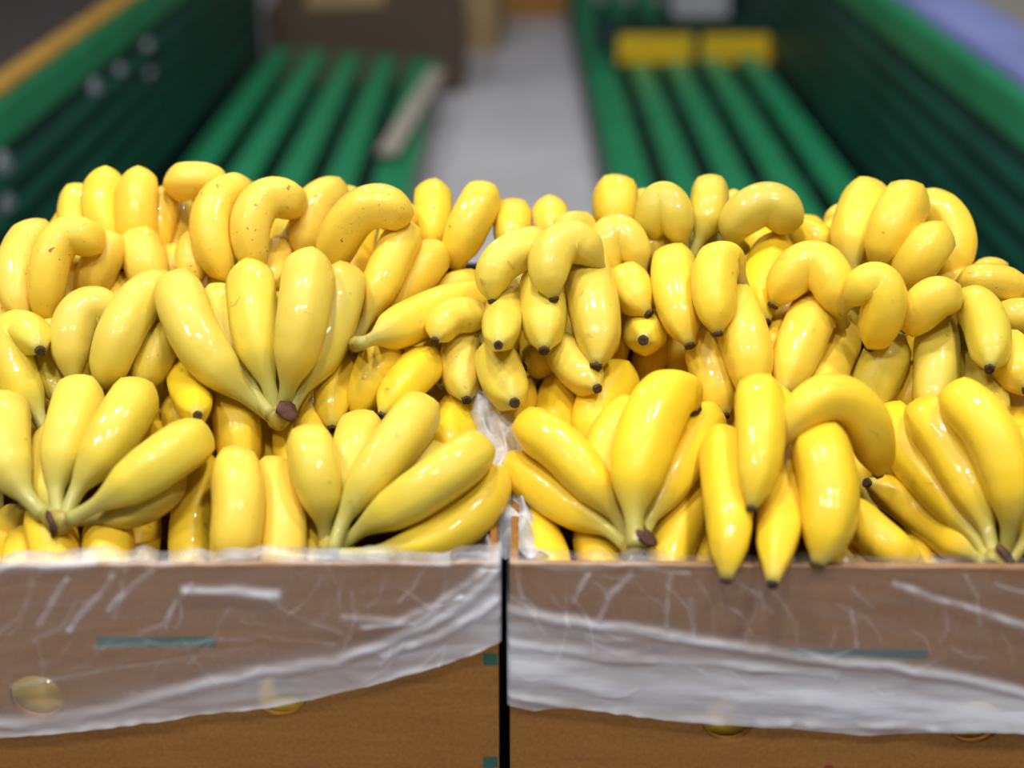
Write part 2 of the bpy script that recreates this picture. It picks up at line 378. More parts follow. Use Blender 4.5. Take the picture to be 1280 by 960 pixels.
# name: (layer, colour, freckles, label, crown or None, [(points stem->tip (px, px, cm towards the camera), width px, colour override), ...back to front])
H = {}
H['A'] = (1, YEL, .3, 'upright banana hand standing at the rear corner against the dark green bed', None, [
    ([(100,262,-6),(97,254,-1.5),(95,280,-.5),(100,330,-1)], 46),
    ([(226,270,-6),(224,265,-1.8),(219,298,-.5),(212,335,-1)], 40),
    ([(206,265,-6),(204,257,-1.8),(199,285,-.5),(192,325,-1)], 40),
    ([(135,245,-6),(131,234,-1.5),(127,268,0),(138,300,0),(150,335,-1)], 49),
    ([(178,245,-6),(173,234,-1.5),(171,268,0),(173,300,0),(176,335,-1)], 49)])
H['B'] = (3, FRECK, 1.0, 'freckled banana hand sloping down behind the curled pale hand', None, [
    ([(-30,330,-2),(-10,365,-.8),(2,395,-.6),(8,430,-1)], 44),
    ([(168,335,-3),(155,360,-1),(142,385,-1)], 40),
    ([(216,318,-4),(216,338,-1.2),(212,370,-1.5)], 42),
    ([(178,320,-6),(178,316,-.8),(185,345,0),(192,380,-1)], 54),
    ([(138,318,-5),(130,318,-.8),(118,345,0),(104,380,-1)], 48),
    ([(55,305,-5),(40,300,-1),(22,328,0),(20,370,0),(36,405,-1)], 54),
    ([(110,304,-8),(105,296,-1),(88,289,0),(69,303,.4),(60,334,.5),(56,372,.3),(60,408,-.5)], 49)])
H['C'] = (4, FRECK, 1.0, 'freckled banana hand with dark brown spots arched over the top of the heap', None, [
    ([(436,268,-6),(436,254,-3),(430,290,-3)], 38),
    ([(512,285,-5),(498,268,-2),(470,266,-2)], 44),
    ([(300,246,-5),(266,228,-1.5),(236,226,-.5),(228,236,-2)], 46),
    ([(244,310,-4),(241,320,-1),(236,365,-1.5)], 42),
    ([(290,325,-3),(283,345,-1.5),(275,370,-2)], 42),
    ([(365,282,-3),(350,310,-.8),(338,355,-.8)], 40),
    ([(420,252,-5),(408,247,-1),(392,260,.5),(383,290,.6),(378,325,0)], 50),
    ([(322,235,-5),(300,236,-.8),(270,250,.5),(262,285,.8),(270,322,.3),(290,352,-.5)], 52),
    ([(360,258,-8),(356,249,-1),(337,243,.6),(318,261,1),(312,292,1),(316,318,.6),(328,342,0)], 51),
    ([(492,268,-8),(488,262,-1.2),(468,255,.6),(443,268,.9),(425,296,.6),(414,325,0),(410,345,-.6)], 55)])
H['D'] = (2, YEL, .5, 'pair of yellow bananas standing up behind the heap against the grey aisle', None, [
    ([(535,345,-2),(537,315,-.5),(540,280,0),(541,252,-.5),(541,252,-5)], 47),
    ([(582,352,-1.5),(570,325,-.3),(582,288,.3),(598,256,-.3),(600,256,-5)], 52)])
H['D2'] = (2, YEL, .5, 'two rounded banana ends peeping over the rear between the crates', None, [
    ([(640,340,-3),(640,305,-.5),(641,277,-.5),(641,276,-5)], 48),
    ([(690,330,-3),(690,300,-1),(688,271,-.6),(688,271,-5)], 43)])
H['E'] = (4, YEL, .1, 'banana hand with grey green stalks fanning out beside the glossy upright hand', (441,430,438,436,.008,.0), [
    ([(447,428,-2),(500,395,-2),(545,370,-1.5),(580,352,-1.8),(600,350,-4)], 40),
    ([(448,426,-2),(478,405,-1.5),(510,360,-.3),(534,328,0),(538,328,-5)], 50),
    ([(443,428,-1.2),(456,404,-.5),(472,365,.2),(489,326,.4),(500,303,0),(506,303,-4)], 50),
    ([(450,430,-1),(490,414,0),(535,393,.6),(585,374,.2),(625,365,-1)], 56)])
H['F'] = (5, PALE, .05, 'banana hand showing many dark blossom tips, draped over both crates', None, [
    ([(745,305,-4),(726,286,-2),(700,288,-1.5)], 44),
    ([(806,360,-5.5),(790,306,-2.2),(764,287,-.5),(754,312,-.3),(764,350,-.5)], 48),
    ([(710,445,-4),(680,448,-3),(656,458,-2.2)], 46),
    ([(688,400,-2.5),(704,440,-1),(724,465,-.5),(746,485,0)], 50),
    ([(628,410,-3.5),(592,414,-.8),(575,440,.4),(577,470,.6),(583,499,.5)], 50),
    ([(600,415,-3),(617,440,-.2),(626,470,.4),(643,503,.5)], 56),
    ([(615,398,-4),(590,394,-1.2),(560,397,.2),(544,425,1.4)], 44),
    ([(665,335,-3),(642,362,-.4),(630,395,.2),(623,431,.5)], 48),
    ([(668,330,-3),(678,362,0),(680,400,.8),(680,437,1)], 58),
    ([(738,335,-4),(736,350,0),(744,390,1),(749,425,1),(745,457,.8)], 64),
    ([(695,300,-5),(660,310,-1),(628,322,.6),(613,345,1),(616,375,.8)], 52),
    ([(756,350,-4.5),(744,325,-1.8),(724,302,.2),(701,300,1.2),(686,322,1.8),(686,348,1.9),(692,372,1.8)], 55)])
H['F2'] = (3, RICH, .1, 'bananas lying beneath the dark blossom tips beside crumpled film', None, [
    ([(605,460,-3),(585,500,-1.6),(570,530,-1),(562,575,-1)], 62)])
H['LB'] = (3, RICH, .3, 'deep yellow bananas tucked beneath the dark blossom tips and above the front fan', None, [
    ([(672,470,-4),(642,505,-1.2),(634,545,-1),(655,600,-1)], 56),
    ([(702,498,-6),(700,495,-1.4),(696,530,-1),(692,585,-2)], 54),
    ([(776,482,-5),(764,484,-1.4),(746,512,-1),(735,565,-2)], 62)])
H['G'] = (3, LIME, .05, 'wet olive yellow banana hand with stalks pointing down at the top rear', (862,326,862,332,.007,0), [
    ([(915,262,-5),(915,256,-3),(905,290,-3)], 30, YEL),
    ([(803,268,-4),(803,256,-3),(803,300,-3)], 34, YEL),
    ([(770,255,-6),(770,254,-1),(770,300,-.8)], 57, YEL),
    ([(856,322,-1),(832,314,-.6),(806,309,-.2),(794,309,-2)], 52),
    ([(866,322,-1),(874,300,-.2),(885,268,.4),(887,246,-.3),(888,246,-5)], 47),
    ([(858,324,-.5),(852,302,0),(845,272,.6),(834,246,.3),(820,256,-1),(816,275,-3),(820,285,-7)], 50),
    ([(930,312,-1.5),(912,290,.3),(934,264,.9),(962,251,.6),(976,264,-.8),(978,268,-5)], 54)])
H['HB'] = (3, RICH, .1, 'bananas half covered in the gap below the wet olive hand', None, [
    ([(1000,372,-3.5),(976,395,-2.4),(955,425,-2.8)], 42),
    ([(995,400,-3.5),(968,425,-2.2),(955,455,-2.4)], 46),
    ([(1045,325,-4),(1018,302,-2),(985,292,-2)], 52),
    ([(990,290,-4),(972,305,-1),(957,342,-.3),(947,375,-.3),(957,403,-.6)], 54)])
H['H'] = (5, YEL, .05, 'banana hand fanned tips down, one blossom end facing straight outwards', None, [
    ([(806,408,-9),(806,414,-3),(806,420,1),(804,425,3)], 54),
    ([(868,395,-3),(880,430,-.8),(893,470,-.2),(905,519,.2)], 58),
    ([(912,345,-3),(918,385,-.2),(932,425,.5),(939,462,.2),(932,500,-1)], 64),
    ([(789,364,-5),(788,360,0),(795,376,.9),(810,391,1)], 54),
    ([(848,330,-4),(842,342,0),(845,375,.8),(853,405,.8),(862,431,.6)], 57),
    ([(930,362,-4.5),(923,342,-2.0),(910,321,.2),(894,326,1.1),(890,355,1.3),(894,388,1.3),(897,416,1)], 55)])
H['H2'] = (5, YEL, .05, 'banana trio whose uppermost banana bends sideways over the others', None, [
    ([(1078,370,-3),(1062,395,-.1),(1046,430,.3),(1030,470,0),(1022,500,-1)], 56),
    ([(1035,360,-3),(1018,390,0),(1000,432,.5),(986,470,.3),(980,491,.2)], 60),
    ([(1054,405,-6.5),(1046,378,-2.6),(1036,343,0),(1014,323,1),(988,347,1.2),(967,381,1.2)], 57)])
H['I'] = (3, YEL, .3, 'upright banana hand with one banana arched behind it above the others', None, [
    ([(1065,290,-5),(1050,270,-3),(1040,285,-3.2)], 34),
    ([(1050,275,-4),(1042,300,-1.8),(1042,345,-2)], 40),
    ([(1108,268,-6),(1108,258,-3),(1105,290,-3)], 40),
    ([(1112,270,-3.5),(1140,252,-1.8),(1174,262,-.6),(1196,295,-.4),(1194,325,-.5),(1172,355,-1.2)], 52),
    ([(1078,365,-2),(1064,325,0),(1070,285,.6),(1080,256,0),(1082,255,-5)], 60),
    ([(1095,355,-1.5),(1104,315,.4),(1117,280,.8),(1128,260,.2),(1130,260,-5)], 62),
    ([(1122,365,-1.5),(1143,335,.7),(1160,310,.8),(1166,305,-4)], 54)])
H['J'] = (4, FRECK, .7, 'spotted bananas lying on the outer slope past the upright hand', None, [
    ([(1250,345,-5),(1232,340,-3),(1212,346,-3)], 36),
    ([(1235,345,-3),(1200,356,-2),(1170,366,-1.6)], 38),
    ([(1300,376,-1),(1262,357,-.4),(1228,351,-.4),(1195,356,-1.6)], 44),
    ([(1320,400,-1),(1280,396,-.4),(1245,398,-2)], 48, LIME)])
H['KB'] = (3, RICH, .1, 'bananas deep in the gap under the tips of the curled hand', None, [
    ([(1155,430,-3),(1140,480,-2.2),(1125,525,-2.4)], 46),
    ([(1235,455,-3),(1255,500,-1.5),(1278,560,-1.5)], 48),
    ([(1205,405,-3),(1214,450,-.8),(1230,490,-.8),(1245,525,-1.2)], 52, LIME)])
H['K'] = (5, YEL, .25, 'curled banana hand with brown blossom tips resting above the front fan', None, [
    ([(1245,410,-3),(1260,440,-.1),(1274,465,.5),(1284,487,.6)], 58),
    ([(1130,400,-3),(1116,430,-.6),(1101,465,-.3),(1086,495,-.3),(1075,520,-1)], 60, LIME),
    ([(1180,380,-3),(1171,420,0),(1171,460,.4),(1165,500,0),(1158,525,-1)], 56, LIME),
    ([(1178,400,-4),(1190,378,-1),(1213,375,.6),(1231,395,1.1),(1239,430,1.1),(1237,460,.9)], 54, LIME),
    ([(1192,375,-5),(1168,373,0),(1152,387,.9),(1131,410,1)], 54),
    ([(1052,388,-6.5),(1068,370,-3.2),(1085,353,-.5),(1104,352,.8),(1109,380,1.2),(1099,409,1.2),(1087,433,1)], 55)])
H['LU'] = (3, RICH, .1, 'bananas standing under the front fan just behind the film banded rim', None, [
    ([(885,590,-4),(876,660,-2.6),(870,740,-2.8)], 44),
    ([(645,615,-3),(668,660,-1),(688,705,-1),(700,760,-2)], 54),
    ([(722,620,-3),(740,668,-1.1),(754,705,-1),(765,760,-2)], 58),
    ([(880,580,-3),(860,632,-1),(840,680,-.8),(822,760,-1.8)], 58)])
H['L'] = (7, RICH, .0, 'deep yellow banana hand fanned like a glove above its brown crown', (792,684,810,668,.0115,.006), [
    ([(790,684,-.5),(762,620,-.3),(758,565,0),(782,520,-.5),(800,505,-3)], 62),
    ([(800,682,.4),(812,648,.8),(838,600,1.2),(862,556,1),(876,534,.2),(880,536,-3)], 60),
    ([(786,686,.4),(760,662,.7),(712,634,1.2),(672,606,1),(650,592,0),(645,590,-3)], 56),
    ([(789,684,.5),(774,650,.9),(740,605,1.5),(704,562,1.3),(676,542,.4),(668,540,-3)], 60),
    ([(795,684,.7),(791,645,1.2),(796,590,2),(812,530,2.4),(832,492,2),(858,486,.6),(868,512,-1)], 76)])
H['M'] = (8, RICH, .0, 'banana hand hanging its tips over the film banded rim', None, [
    ([(905,560,-7),(905,562,-1),(909,612,1.6),(913,665,4.2),(908,724,6.0)], 60),
    ([(955,440,-6),(972,515,-2.5),(982,570,-.2),(980,620,1.8),(973,672,4.4),(966,729,6.1)], 61),
    ([(1027,564,-7),(1027,566,-.2),(1037,610,1.2),(1035,655,2.6),(1022,705,4.2)], 74),
    ([(964,578,-2.2),(985,540,-.3),(1006,508,.8),(1040,494,1.7),(1075,509,2.3),(1092,545,2.9),(1098,591,3.6)], 59),
    ([(950,505,-5),(949,503,.4),(950,548,2),(946,592,2.9),(940,634,3.6)], 61)])
H['NU'] = (3, RICH, .0, 'glossy bananas lying low behind the film banded rim beside the hanging tips', None, [
    ([(1150,640,-7),(1152,690,-2.6),(1160,740,-2.5)], 44),
    ([(1000,660,-3),(1055,698,-1),(1115,728,-1.4)], 52),
    ([(1050,622,-3),(1085,662,-.6),(1118,690,-.4),(1155,728,-1)], 54)])
H['N'] = (7, RICH, .0, 'banana hand fanned out with thin stalks meeting at the rim past the hanging tips', (1243,702,1260,690,.010,.004), [
    ([(1262,702,-.3),(1290,665,0),(1305,610,0),(1300,560,-1)], 54),
    ([(1236,707,-.1),(1206,686,.3),(1152,642,.8),(1112,616,.5),(1085,604,-.4)], 52),
    ([(1238,704,.1),(1215,665,.6),(1172,608,1.1),(1136,566,.9),(1120,534,.2),(1117,530,-3)], 58),
    ([(1244,703,.2),(1232,655,.9),(1207,597,1.5),(1180,548,1.2),(1164,528,.3),(1160,527,-3)], 62),
    ([(1252,702,.4),(1264,655,1),(1258,592,1.5),(1234,532,1.2),(1210,508,.3),(1206,506,-3)], 66)])
H['S'] = (2, RICH, .3, 'deep yellow bananas in the shaded hollow under the glossy upright hand', None, [
    ([(205,480,-4),(192,530,-2.6),(180,600,-2.6)], 50),
    ([(338,505,-4),(333,545,-2.2),(330,595,-2.2)], 48),
    ([(360,500,-4),(362,545,-2.4),(366,600,-2.6)], 44),
    ([(290,470,-4),(294,515,-1.4),(298,555,-1.3),(300,600,-2)], 58),
    ([(212,480,-3.5),(225,520,-1.6),(243,570,-1.1),(250,620,-1.2)], 50),
    ([(222,420,-3),(228,460,-.8),(237,490,-.4),(247,519,0)], 48)])
H['R'] = (3, RICH, .1, 'bananas standing under the pale front fan just behind the crate rim', None, [
    ([(188,620,-4),(176,680,-2.2),(172,745,-2.6)], 48),
    ([(30,630,-3),(8,672,-.8),(-5,730,-1.5)], 54),
    ([(45,645,-3.5),(28,690,-1.2),(18,750,-2)], 48),
    ([(48,618,-3),(64,670,-1),(74,750,-1.8)], 62),
    ([(134,625,-3),(136,680,-.9),(134,755,-1.8)], 64)])
H['T'] = (4, FRECK, .15, 'pale warm yellow bananas standing upright against the rim between two fans', None, [
    ([(398,600,-4),(393,660,-2.2),(390,740,-2.4)], 44, RICH),
    ([(252,592,-8),(250,592,-1.6),(243,630,-1),(236,690,-.9),(235,760,-1.6)], 54, RICH),
    ([(342,610,-5),(344,602,-.6),(353,640,.2),(353,690,-.1),(350,765,-1.4)], 62),
    ([(296,600,-5),(296,590,-.3),(299,632,.4),(293,692,.1),(288,765,-1.4)], 64)])
H['V'] = (4, RICH, .25, 'deep yellow trio with brown tips tucked behind the front fan of long stalks', None, [
    ([(405,470,-4),(394,515,-1.8),(385,560,-2)], 44),
    ([(438,447,-5),(435,450,-.6),(419,485,0),(415,535,0)], 52),
    ([(478,447,-5),(475,450,-.3),(459,487,.3),(446,525,0)], 56),
    ([(545,448,-5),(524,462,-.2),(500,487,.5),(478,519,.4)], 54)])
H['P'] = (5, PALE, .1, 'pale curled banana hand whose ends hook over above the front fan', None, [
    ([(130,460,-2),(127,420,-1.2),(138,395,-3)], 38),
    ([(160,510,-2),(184,468,-1.2),(200,428,-1),(206,400,-3)], 48, LIME),
    ([(78,510,-2),(62,465,-1),(57,430,-.9),(72,400,-2.5)], 42),
    ([(60,545,-.8),(40,503,.3),(16,462,.9),(8,430,1),(20,410,.8),(39,412,.2),(50,438,-.6)], 56),
    ([(96,505,-.8),(90,465,.5),(87,425,1.2),(95,392,1),(116,382,.4),(129,390,-1),(130,392,-5)], 54),
    ([(122,510,-.8),(134,468,.5),(146,428,1.2),(166,390,1.1),(190,364,.3),(208,352,-1.2)], 58)])
H['O'] = (6, PALE, .05, 'glossy pale banana hand fanned upright over a dark brown crown', (348,524,361,512,.0105,.010), [
    ([(350,518,-1),(348,455,-1),(348,395,-1),(348,388,-4)], 48),
    ([(338,518,-.5),(304,470,-.3),(281,422,.3),(276,385,.2),(275,380,-3)], 52),
    ([(358,520,.4),(373,494,.5),(401,445,1),(420,390,1.1),(427,362,.3),(428,358,-4)], 60, LIME),
    ([(346,520,.6),(337,485,1.1),(323,435,1.6),(316,385,1.6),(314,358,.5),(314,356,-4)], 60),
    ([(352,520,.7),(361,480,1.2),(373,428,1.8),(381,375,1.8),(384,346,.6),(385,343,-4)], 64),
    ([(342,521,.6),(312,500,.9),(270,458,1.6),(238,410,1.8),(226,375,1.2),(227,366,-2.5)], 64)])
H['Q'] = (7, PALE, .0, 'pale banana hand fanned with grey green stalks in front of the curled hand', (76,652,60,656,.011,.004), [
    ([(68,645,-.5),(57,600,0),(58,560,0),(66,525,-1.5)], 42),
    ([(90,652,.3),(140,646,.7),(180,633,.8),(205,614,.2),(210,606,-2)], 44, LIME),
    ([(56,645,.4),(30,618,.8),(4,572,1.3),(2,532,1),(6,520,-3)], 70),
    ([(74,650,.8),(69,615,1.1),(79,565,1.8),(92,522,1.7),(97,504,.5),(98,500,-3)], 64),
    ([(80,650,.9),(96,612,1.3),(130,562,2),(155,520,1.9),(164,506,.6),(166,503,-3)], 64),
    ([(86,651,.9),(120,632,1.3),(170,600,2),(214,569,1.9),(231,557,.7),(234,555,-3)], 64)])
H['U'] = (7, PALE, .0, 'pale yellow banana hand with long stalks sweeping towards the gap between crates', (413,686,409,693,.008,.0), [
    ([(425,690,-.5),(485,622,-.2),(532,580,0),(544,573,-3)], 48),
    ([(412,690,.2),(421,640,.5),(440,582,.9),(449,550,.5),(450,546,-4)], 64),
    ([(424,694,.2),(470,692,.7),(538,678,1.4),(592,643,1.2),(610,612,.2),(612,604,-2)], 58, YEL),
    ([(408,690,.5),(405,645,.9),(398,602,1.4),(390,568,1.1),(388,560,-3)], 60),
    ([(415,691,.6),(431,645,1.1),(466,592,2),(500,547,2.1),(517,525,.9),(520,522,-3)], 62),
    ([(419,692,.5),(450,662,1.1),(510,625,2),(563,588,1.9),(584,572,.7),(587,570,-3)], 62)])

# --- lay the centre lines out on the heap and let neighbours push each other apart
CMPX = 15.5
def catmull(P, n):
    P = np.asarray(P, float); d = np.linalg.norm(np.diff(P, axis=0), axis=1) + 1e-6
    t = np.concatenate([[0], np.cumsum(np.sqrt(d) * 1.0)]); out = []
    Pe = np.vstack([2 * P[0] - P[1], P, 2 * P[-1] - P[-2]]); te = np.concatenate([[2 * t[0] - t[1]], t, [2 * t[-1] - t[-2]]])
    for s in np.linspace(t[0], t[-1], n * 4):
        i = min(max(np.searchsorted(t, s) - 1, 0), len(P) - 2); a = Pe[i:i + 4]; k = te[i:i + 4]
        A1 = (k[1] - s) / (k[1] - k[0]) * a[0] + (s - k[0]) / (k[1] - k[0]) * a[1]
        A2 = (k[2] - s) / (k[2] - k[1]) * a[1] + (s - k[1]) / (k[2] - k[1]) * a[2]
        A3 = (k[3] - s) / (k[3] - k[2]) * a[2] + (s - k[2]) / (k[3] - k[2]) * a[3]
        B1 = (k[2] - s) / (k[2] - k[0]) * A1 + (s - k[0]) / (k[2] - k[0]) * A2
        B2 = (k[3] - s) / (k[3] - k[1]) * A2 + (s - k[1]) / (k[3] - k[1]) * A3
        out.append((k[2] - s) / (k[2] - k[1]) * B1 + (s - k[1]) / (k[2] - k[1]) * B2)
    out = np.array(out); L = np.concatenate([[0], np.cumsum(np.linalg.norm(np.diff(out, axis=0), axis=1))])
    q = np.linspace(0, L[-1], n)
    return np.stack([np.interp(q, L, out[:, j]) for j in range(out.shape[1])], 1)
PT = np.array([0, .08, .15, .21, .29, .40, .52, .68, .80, .88, .935, .97, 1.0])
PR = np.array([.31, .28, .32, .54, .84, .98, 1.0, .99, .91, .77, .55, .35, .23])
def profile(t): return np.interp(t, PT, PR)

NN = 40
bans = []
for hk, (layer, colr, frk, label, crown, bl) in H.items():
    for bi, b in enumerate(bl):
        pts = np.array(b[0], float)
        vis = pts[pts[:, 2] > -3, :2]; dv = np.diff(vis, axis=0); an = np.unwrap(np.arctan2(dv[:, 1], dv[:, 0])) if len(dv) else np.zeros(1)
        turn = abs(an[-1] - an[0])
        if pts[-1, 2] <= -2 and np.hypot(*(pts[-1, :2] - pts[-2, :2])) < 16:          # end that bends away over the top
            pts[-1, 2] = -6; e = pts[-2, :2] - pts[-3, :2]; e = e / np.linalg.norm(e) * b[1] * .03; pts[-2:, :2] += e
        if pts[0, 2] <= (-5 if turn > 1.0 else -4) and np.hypot(*(pts[0, :2] - pts[1, :2])) < 22:
            pts[0, 2] = -8.5; e = pts[1, :2] - pts[2, :2]; e = e / np.linalg.norm(e) * b[1] * .03; pts[:2, :2] += e
        q = catmull(pts * np.array([1, 1, CMPX]), 120); h = np.linalg.norm(np.diff(q, axis=0), axis=1).sum() / 119
        sg = max(1.0, (.32 if turn > 1.0 else .20) * b[1] / h); kk = np.arange(-30, 31); ke = np.exp(-.5 * (kk / sg) ** 2); ke /= ke.sum()
        ext = np.vstack([2 * q[0] - q[30:0:-1], q, 2 * q[-1] - q[-2:-32:-1]])
        q = np.stack([np.convolve(ext[:, j], ke, 'valid') for j in range(3)], 1)
        q = catmull(q[::3].tolist() + [q[-1]], NN); q[:, 2] /= CMPX
        bans.append(dict(hand=hk, order=layer * 100 + bi, q=q, w=b[1], col=b[2] if len(b) > 2 else colr, fr=frk))
NB = len(bans)
R0 = np.array([[ray(x, y) for x, y, _ in b['q']] for b in bans])                      # NB,NN,3
RN = np.linalg.norm(R0, axis=2)
D0 = np.array([[heap_depth(x, y) for x, y, _ in b['q']] for b in bans]) - np.array([b['q'][:, 2] for b in bans]) * .01 / RN
TT = np.linspace(0, 1, NN); PRF = profile(TT)
W = np.array([b['w'] for b in bans], float) * 1.04
ORD = np.repeat([b['order'] for b in bans], NN); BID = np.repeat(np.arange(NB), NN)
HID = np.repeat([list(H).index(b['hand']) for b in bans], NN)
STEM = np.tile(TT < .26, NB)
DZ = np.array([b['q'][:, 2] for b in bans]).ravel()
PXY = np.concatenate([b['q'][:, :2] for b in bans]); RPX = (W[:, None] * .5 * PRF).ravel()
key = ORD * 1000 + HID * 1
I, J = [], []
for i in range(len(PXY)):                       # front node i against the nodes behind it that share its outline
    m = (key < key[i]) & (np.abs(PXY[:, 0] - PXY[i, 0]) < 90) & (np.hypot(PXY[:, 0] - PXY[i, 0], PXY[:, 1] - PXY[i, 1]) < RPX + RPX[i])
    m &= ~((HID == HID[i]) & STEM & STEM[i])
    if DZ[i] < -3.2: m[:] = False
    j = np.nonzero(m)[0]; I.append(np.full(len(j), i)); J.append(j)
I = np.concatenate(I); J = np.concatenate(J)
r1 = (R0 / RN[..., None]).reshape(-1, 3)
NOBACK = np.where(HID == list(H).index('M'), 0.0, 1.0)
disp = np.zeros((NB, NN))
DZ2 = DZ.reshape(NB, NN); HIDN = np.zeros((NB, NN), int)      # hidden ends follow the last node that shows
for i in range(NB):
    ok = np.nonzero(DZ2[i] > -3.2)[0]; ok = ok if len(ok) else np.arange(NN)
    HIDN[i] = [ok[np.argmin(np.abs(ok - j))] for j in range(NN)]
pre = np.stack([np.ones(NN), TT, TT ** 2], 1); PROJ = pre @ np.linalg.pinv(pre)
for it in range(80):
    Dd = D0 + disp; P = (CAM + R0 * Dd[..., None]).reshape(-1, 3); rad = (W[:, None] * .5 * PRF * Dd / FPX).ravel()
    dx = P[I] - P[J]; a = (dx * r1[I]).sum(1); lat2 = np.maximum((dx * dx).sum(1) - a * a, 0); rr = (rad[I] + rad[J]) * .95
    s = np.sqrt(np.maximum(rr * rr - lat2, 0)); v = np.where((s > 0) & (np.abs(a) < .12), np.maximum(a + s, 0), 0)
    mf = np.zeros(len(P)); mb = np.zeros(len(P)); np.maximum.at(mf, I, v); np.maximum.at(mb, J, v)
    disp = disp + (-.40 * mf + .45 * mb * NOBACK).reshape(NB, NN) / RN
    disp = np.take_along_axis(disp, HIDN, 1); disp = .985 * (.1 * disp + .9 * (disp @ PROJ.T)); disp = np.take_along_axis(disp, HIDN, 1)
    disp = np.clip(disp, -.075, .065)
disp = np.take_along_axis(disp @ PROJ.T, HIDN, 1)
for _ in range(6): disp[:, 1:-1] = .25 * disp[:, :-2] + .5 * disp[:, 1:-1] + .25 * disp[:, 2:]
D = D0 + disp
# keep everything that dips below the rim inside the crate wall
for i, b in enumerate(bans):
    if b['hand'] == 'M': continue
    for j in range(NN):
        P = CAM + R0[i, j] * D[i, j]; rad = W[i] * .5 * PRF[j] * D[i, j] / FPX
        if P[2] - rad < RIM + .002:
            need = .010 + rad - .012 * (P[0] != 0) + abs(P[0]) * 0 + .012
            if P[1] < need: D[i, j] = (need - CAM[1]) / R0[i, j][1]

RINGS, SEG = 56, 20
def frame_sweep(C, rads, seg, phase, penta):
    n = len(C); T = np.gradient(C, axis=0); T /= np.linalg.norm(T, axis=1)[:, None]
    u = np.cross(T[0], [0.3, 0.2, 1.0]); u /= np.linalg.norm(u); V = []
    ang = np.linspace(0, 2 * math.pi, seg, endpoint=False) + phase
    m = (ang - phase) % (2 * math.pi / 5) - math.pi / 5
    pent = math.cos(math.pi / 5) / np.cos(m) * 1.105
    for i in range(n):
        u = u - T[i] * (u @ T[i]); u /= np.linalg.norm(u); v = np.cross(T[i], u)
        k = penta if np.isscalar(penta) else penta[i]
        rr = rads[i] * ((1 - k) + k * pent)
        V.append(C[i] + np.outer(rr * np.cos(ang), u) + np.outer(rr * np.sin(ang), v))
    return np.concatenate(V), T
def grid_faces(n, seg, caps=True):
    F = [(i * seg + j, i * seg + (j + 1) % seg, (i + 1) * seg + (j + 1) % seg, (i + 1) * seg + j) for i in range(n - 1) for j in range(seg)]
    if caps: F += [tuple(range(seg - 1, -1, -1)), tuple(range((n - 1) * seg, n * seg))]
    return F
BF = grid_faces(RINGS, SEG)
TF = grid_faces(5, 10)
roots = {}
def build_banana(nodes, radpx_m, col, fr, root, rng):
    C = catmull(nodes, 240)
    for _ in range(6): C[1:-1] = .25 * C[:-2] + .5 * C[1:-1] + .25 * C[2:]
    ds = np.linalg.norm(np.diff(C, axis=0), axis=1); tg = np.diff(C, axis=0) / ds[:, None]
    th = np.concatenate([[0], np.arccos(np.clip((tg[1:] * tg[:-1]).sum(1), -1, 1))])
    arc = np.concatenate([[0], np.cumsum(ds)]) / ds.sum(); den = np.concatenate([[0], np.cumsum(.55 * ds / ds.sum() + .45 * th / (th.sum() + .3) + 1e-5)])
    qq = np.linspace(0, den[-1], RINGS); t = np.interp(qq, den, arc)                    # more rings where the fruit bends
    C = np.stack([np.interp(qq, den, C[:, k]) for k in range(3)], 1)
    pr = profile(t); pr[1:-1] = .25 * pr[:-2] + .5 * pr[1:-1] + .25 * pr[2:]
    rads = np.interp(t, TT, radpx_m) * pr
    V, T = frame_sweep(C, rads, SEG, rng.uniform(0, 6.28), np.interp(t, [0, .2, .5, .76, .92, 1], [.2, .36, .32, .30, .75, .5]))
    o = mesh_obj('banana', V - np.array(root.location), BF, M_BAN, root, local=True)
    at = o.data.attributes.new('along', 'FLOAT', 'POINT'); at.data.foreach_set('value', np.repeat(t, SEG).astype(np.float32))
    j = rng.uniform(.95, 1.05); o.color = (min(1, col[0] * j), col[1] * j * rng.uniform(.97, 1.03), col[2] * rng.uniform(.8, 1.25), fr)
    # dried blossom end
    e = C[-1]; d = T[-1]; rt = rads[-1]
    Ct = np.array([e - d * .001, e + d * .0006, e + d * .0018, e + d * .0030, e + d * .0030])
    Vt, _ = frame_sweep(Ct[:4], np.array([rt * 1.02, rt * 1.06, rt * 1.04, rt * .9]), 10, 0, .3)
    Vt = Vt * 1.0; ring = Vt[30:40]; inner = (e + d * .0018) + (ring - ring.mean(0)) * .45
    Vt = np.concatenate([Vt, inner]) + rng.uniform(-.0003, .0003, (50, 3))
    mesh_obj('blossom_tip', Vt - np.array(root.location), TF, M_TIP, o, local=True)
    return o, C, rads
hand_objs = {}
